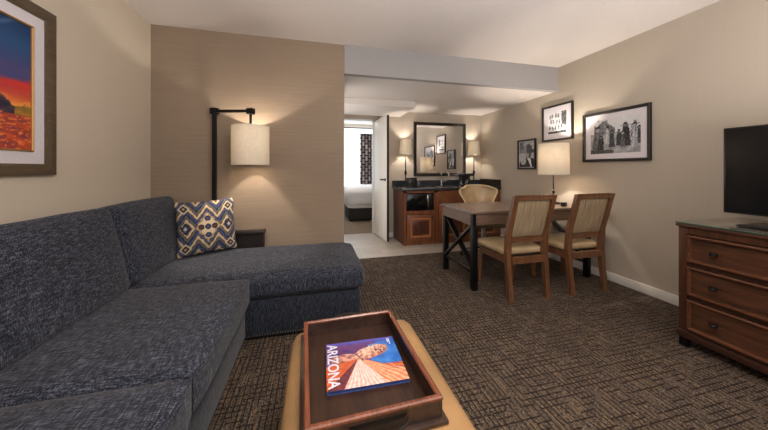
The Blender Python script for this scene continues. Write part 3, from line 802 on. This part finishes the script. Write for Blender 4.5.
# ------------------------------------------------ kitchenette
kc = thing('base_cabinet', 'reddish wood kitchenette base cabinet with raised panel doors and microwave niche', 'cabinet', (0, 0, 0))
X0, X1, YF = 1.30, WR-.005, 3.99
b = MB(); b.box(X0, X0+.03, YF+.002, BW-.005, 0.0, .819); b.box(X1-.03, X1, YF+.002, BW-.005, 0, .819)
b.box(X0+.03, X1-.03, YF+.05, BW-.005, 0, .02); b.box(X0+.03, X1-.03, BW-.03, BW-.005, .02, .819); b.box(X0+.03, 1.83, YF+.03, BW-.03, .48, .50)
b.box(1.815, 1.835, YF+.02, BW-.03, .02, .819); b.out('carcass', M['cabdark'], kc)
b = MB()
b.box(X0, 1.343, YF-.002, YF+.02, .0, .818); b.box(1.79, 1.86, YF-.002, YF+.02, 0, .818); b.box(X0, X1, YF-.002, YF+.02, .785, .819)
b.box(1.343, 1.79, YF-.002, YF+.02, .462, .515); b.box(1.343, X1, YF-.001, YF+.02, 0, .06); b.box(2.36, 2.42, YF-.002, YF+.02, .06, .785); b.box(2.90, X1, YF-.002, YF+.02, .06, .785)
b.box(1.86, 2.90, YF-.0015, YF+.02, .62, .785)
b.out('face_frame', M['cab'], kc)
def cdoor(x0, x1, z0, z1, kx):
    d_ = MB().box(x0, x1, YF-.02, YF-.003, z0, z1, .002).out('door', M['cab'], kc)
    MB().ring((x0, YF-.0201, z0), (1, 0, 0), (0, 0, 1), (0, -1, 0), x1-x0, z1-z0, [(.055, 0), (.058, .007), (.066, .006), (.074, .0)]).out('door_moulding', M['cab_light'], d_)
    MB().box(x0+.095, x1-.095, YF-.026, YF-.0202, z0+.095, z1-.095, .003).out('raised_panel', M['cabdark'], d_)
    MB().lathe([(.012, -.01), (.012, .01)], (kx, YF-.035, z1-.04), 12).out('knob', M['bronze'], d_)
M['cab_light'] = wood('cabinet_highlight', (196, 128, 82), .75, 2, .3)  # light catching the door mouldings, put into a paler wood colour
cdoor(1.350, 1.785, .065, .458, 1.75); cdoor(1.865, 2.355, .065, .612, 2.32); cdoor(2.425, 2.895, .065, .612, 2.46)
ct = thing('countertop', 'dark granite countertop and backsplash along the kitchenette wall', 'countertop', (0, 0, 0))
MB().box(1.275, X1, 3.965, BW-.002, .8195, .86, .004).out('slab', M['granite'], ct)
MB().box(1.275, X1-.018, BW-.02, BW-.002, .8602, .955).out('backsplash', M['granite'], ct)
MB().box(X1-.018, X1, 3.98, BW-.002, .8602, .975).out('side_splash', M['sheet'], ct)
mw = thing('microwave', 'black microwave with silver handle in the cabinet niche', 'microwave', (1.567, 4.0, .515))
MB().box(-.218, .218, .0, .40, .001, .255, .004).out('casing', M['blackplastic'], mw)
MB().box(-.21, .095, -.012, -.0005, .012, .245, .004).out('door', M['screen'], mw)
MB().box(.145, .212, -.008, -.0005, .012, .245, .003).out('control_panel', M['blackplastic'], mw)
MB().box(.105, .128, -.035, -.013, .02, .24, .004).out('handle', M['chrome'], mw)
fc = thing('faucet', 'chrome gooseneck faucet in front of the mirror', 'faucet', (2.13, 4.44, .861))
MB().lathe([(.026, 0), (.026, .02), (.018, .03), (.018, .10)], n=18).out('body', M['chrome'], fc)
MB().tube([(0, 0, .09), (0, 0, .18)]+[(.0+.045-.045*math.cos(a), -.10*(1-math.cos(a))/2, .18+.055*math.sin(a)) for a in [math.pi*k/12 for k in range(13)]]+[(.09, -.10, .14)], .011, 10).out('spout', M['chrome'], fc)
MB().bar((.015, 0, .075), (.085, -.01, .09), .014, .012, bev=.003).out('lever', M['chrome'], fc)
sk = thing('sink', 'steel sink let into the dark countertop below the faucet', 'sink', (2.13, 4.24, .8605))
MB().ring((-.2, -.14, 0), (1, 0, 0), (0, 1, 0), (0, 0, 1), .4, .28, [(0, 0), (0, .003), (.012, .003), (.012, 0)]).out('rim', M['chrome'], sk)
MB().box(-.187, .187, -.127, .127, .0, .0008).out('basin', M['bronze'], sk)
mr = thing('wall_mirror', 'large mirror in a dark wood frame above the kitchenette counter', 'mirror', (1.66, BW-.001, 1.028))
MB().ring((0, 0, 0), (1, 0, 0), (0, 0, 1), (0, -1, 0), .985, .932, [(0, 0), (0, .03), (.01, .036), (.03, .026), (.042, .02), (.042, 0)]).out('frame', M['darkframe'], mr, 25)
MB().ring((.041, 0, .041), (1, 0, 0), (0, 0, 1), (0, -1, 0), .903, .850, [(0, .016), (0, .024), (.006, .026), (.012, .018), (.012, .012)]).out('inner_bead', M['bronzeframe'], mr)
MB().box(.045, .94, -.014, -.010, .045, .887).out('mirror_glass', M['mirror'], mr)
def counter_lamp(x, label):
    t = thing('counter_lamp', label, 'lamp', (x, 4.42, .861), 0, 'candlestick lamps on the kitchenette counter')
    MB().lathe([(.001, 0), (.05, 0), (.05, .012), (.02, .03), (.009, .05), (.009, .18), (.018, .20), (.022, .24), (.010, .27), (.008, .50)], n=18, cap=False).out('stem', M['bronze'], t)
    drum(.108, .53, .775, (0, 0), t, .092)
    point(t, (0, 0, .665), COUNTER_LAMP_W, rad=.025)
counter_lamp(1.475, 'bronze candlestick lamp with cream shade left of the mirror')
counter_lamp(2.745, 'bronze candlestick lamp with cream shade right of the mirror')
ib = thing('ice_bucket', 'black square ice bucket at the left end of the counter', 'bucket', (1.50, 4.20, .861))
MB().box(-.07, .07, -.06, .06, .012, .135, .006).out('body', M['blackplastic'], ib)
MB().box(-.075, .075, -.065, .065, .136, .15, .004).out('lid', M['blackplastic'], ib)
MB().box(-.09, .17, -.08, .08, .0, .0115, .003).out('tray', M['blackplastic'], ib)
cm = thing('coffee_maker', 'black coffee maker at the right end of the counter', 'coffee maker', (2.56, 4.36, .861))
MB().box(-.09, .09, -.10, .10, 0, .03, .006).out('base', M['blackplastic'], cm)
MB().box(-.09, .09, .02, .10, .0301, .17, .006).out('tower', M['blackplastic'], cm)
MB().box(-.10, .10, -.10, .10, .1701, .215, .008).out('lid', M['blackplastic'], cm)
MB().lathe([(.03, .031), (.055, .05), (.055, .10), (.04, .13)], (0, -.04, 0), 18).out('carafe', M['screen'], cm)
def gl(x, y, label):
    o = MB().lathe([(.028, 0), (.034, .095), (.032, .095), (.026, .006), (.0005, .006)], n=18, cap=False).out('drinking_glass', M['glass']); o.location = (x, y, .8612)
    return tag(o, label, 'glass', 'drinking glasses on the counter')
gl(1.62, 4.20, 'clear tumbler right beside the black ice bucket').location.z = .873
gl(2.33, 4.14, 'clear tumbler nearest the faucet, left of the coffee maker')
gl(2.43, 4.14, 'clear tumbler just in front of the coffee maker')

# ------------------------------------------------ bedroom
bd = thing('bed', 'white made bed on a dark base seen through the doorway', 'bed', (1.6, 6.86, 0))
MB().box(-.86, .86, -.74, .66, .03, .29, .01).out('base', M['headdark'], bd)
MB().cushion(-.88, .88, -.76, .66, .27, .56, .06, (0, 0, .01), 12).out('mattress', M['white_cloth'], bd)
MB().cushion(-.93, .93, -.81, .66, .31, .72, .12, (.0, 0, .03), 18, wob=.02).out('duvet', M['white_cloth'], bd)
for x in (-.8, .8):
    for y in (-.66, .6): MB().box(x-.03, x+.03, y-.03, y+.03, 0, .0295).out('leg', M['headdark'], bd)
def curtain(name, label, x0, x1, y, z0, z1, mat, nf, amp):
    nx_ = nf*10; b = MB(); rows = []
    for sgn in (0, .004):
        rows.append([[b.b.verts.new((x0+(x1-x0)*i/nx_, y+sgn+amp*math.sin(i/nx_*nf*2*math.pi), z)) for i in range(nx_+1)] for z in (z0, z1)])
    for r in rows[:1]:
        for i in range(nx_): b.b.faces.new((r[0][i], r[0][i+1], r[1][i+1], r[1][i]))
    r = rows[1]
    for i in range(nx_): b.b.faces.new((r[0][i], r[1][i], r[1][i+1], r[0][i+1]))
    for i in range(nx_):
        b.b.faces.new((rows[0][1][i], rows[0][1][i+1], rows[1][1][i+1], rows[1][1][i])); b.b.faces.new((rows[0][0][i], rows[1][0][i], rows[1][0][i+1], rows[0][0][i+1]))
    return tag(b.out(name, mat, None, 80), label, 'curtain')
curtain('sheer_curtain', 'white sheer curtain across the bedroom window', -.2, 2.3, 7.72, .04, 2.25, M['sheer'], 22, .005)
curtain('drape', 'black and cream geometric patterned drape at the bedroom window', 1.22, 1.62, 7.6, .04, 2.13, M['drape'], 3, .02)
b = MB(); b.tube([(-.25, 7.66, 2.28), (2.35, 7.66, 2.28)], .012, 10)
for x in (-.22, 2.32): b.box(x-.01, x+.01, 7.66, 7.851, 2.272, 2.288)
b.out('curtain_rod', M['black'])
tag(bpy.data.objects['curtain_rod'], 'dark rod above the bedroom curtains', 'curtain rod')
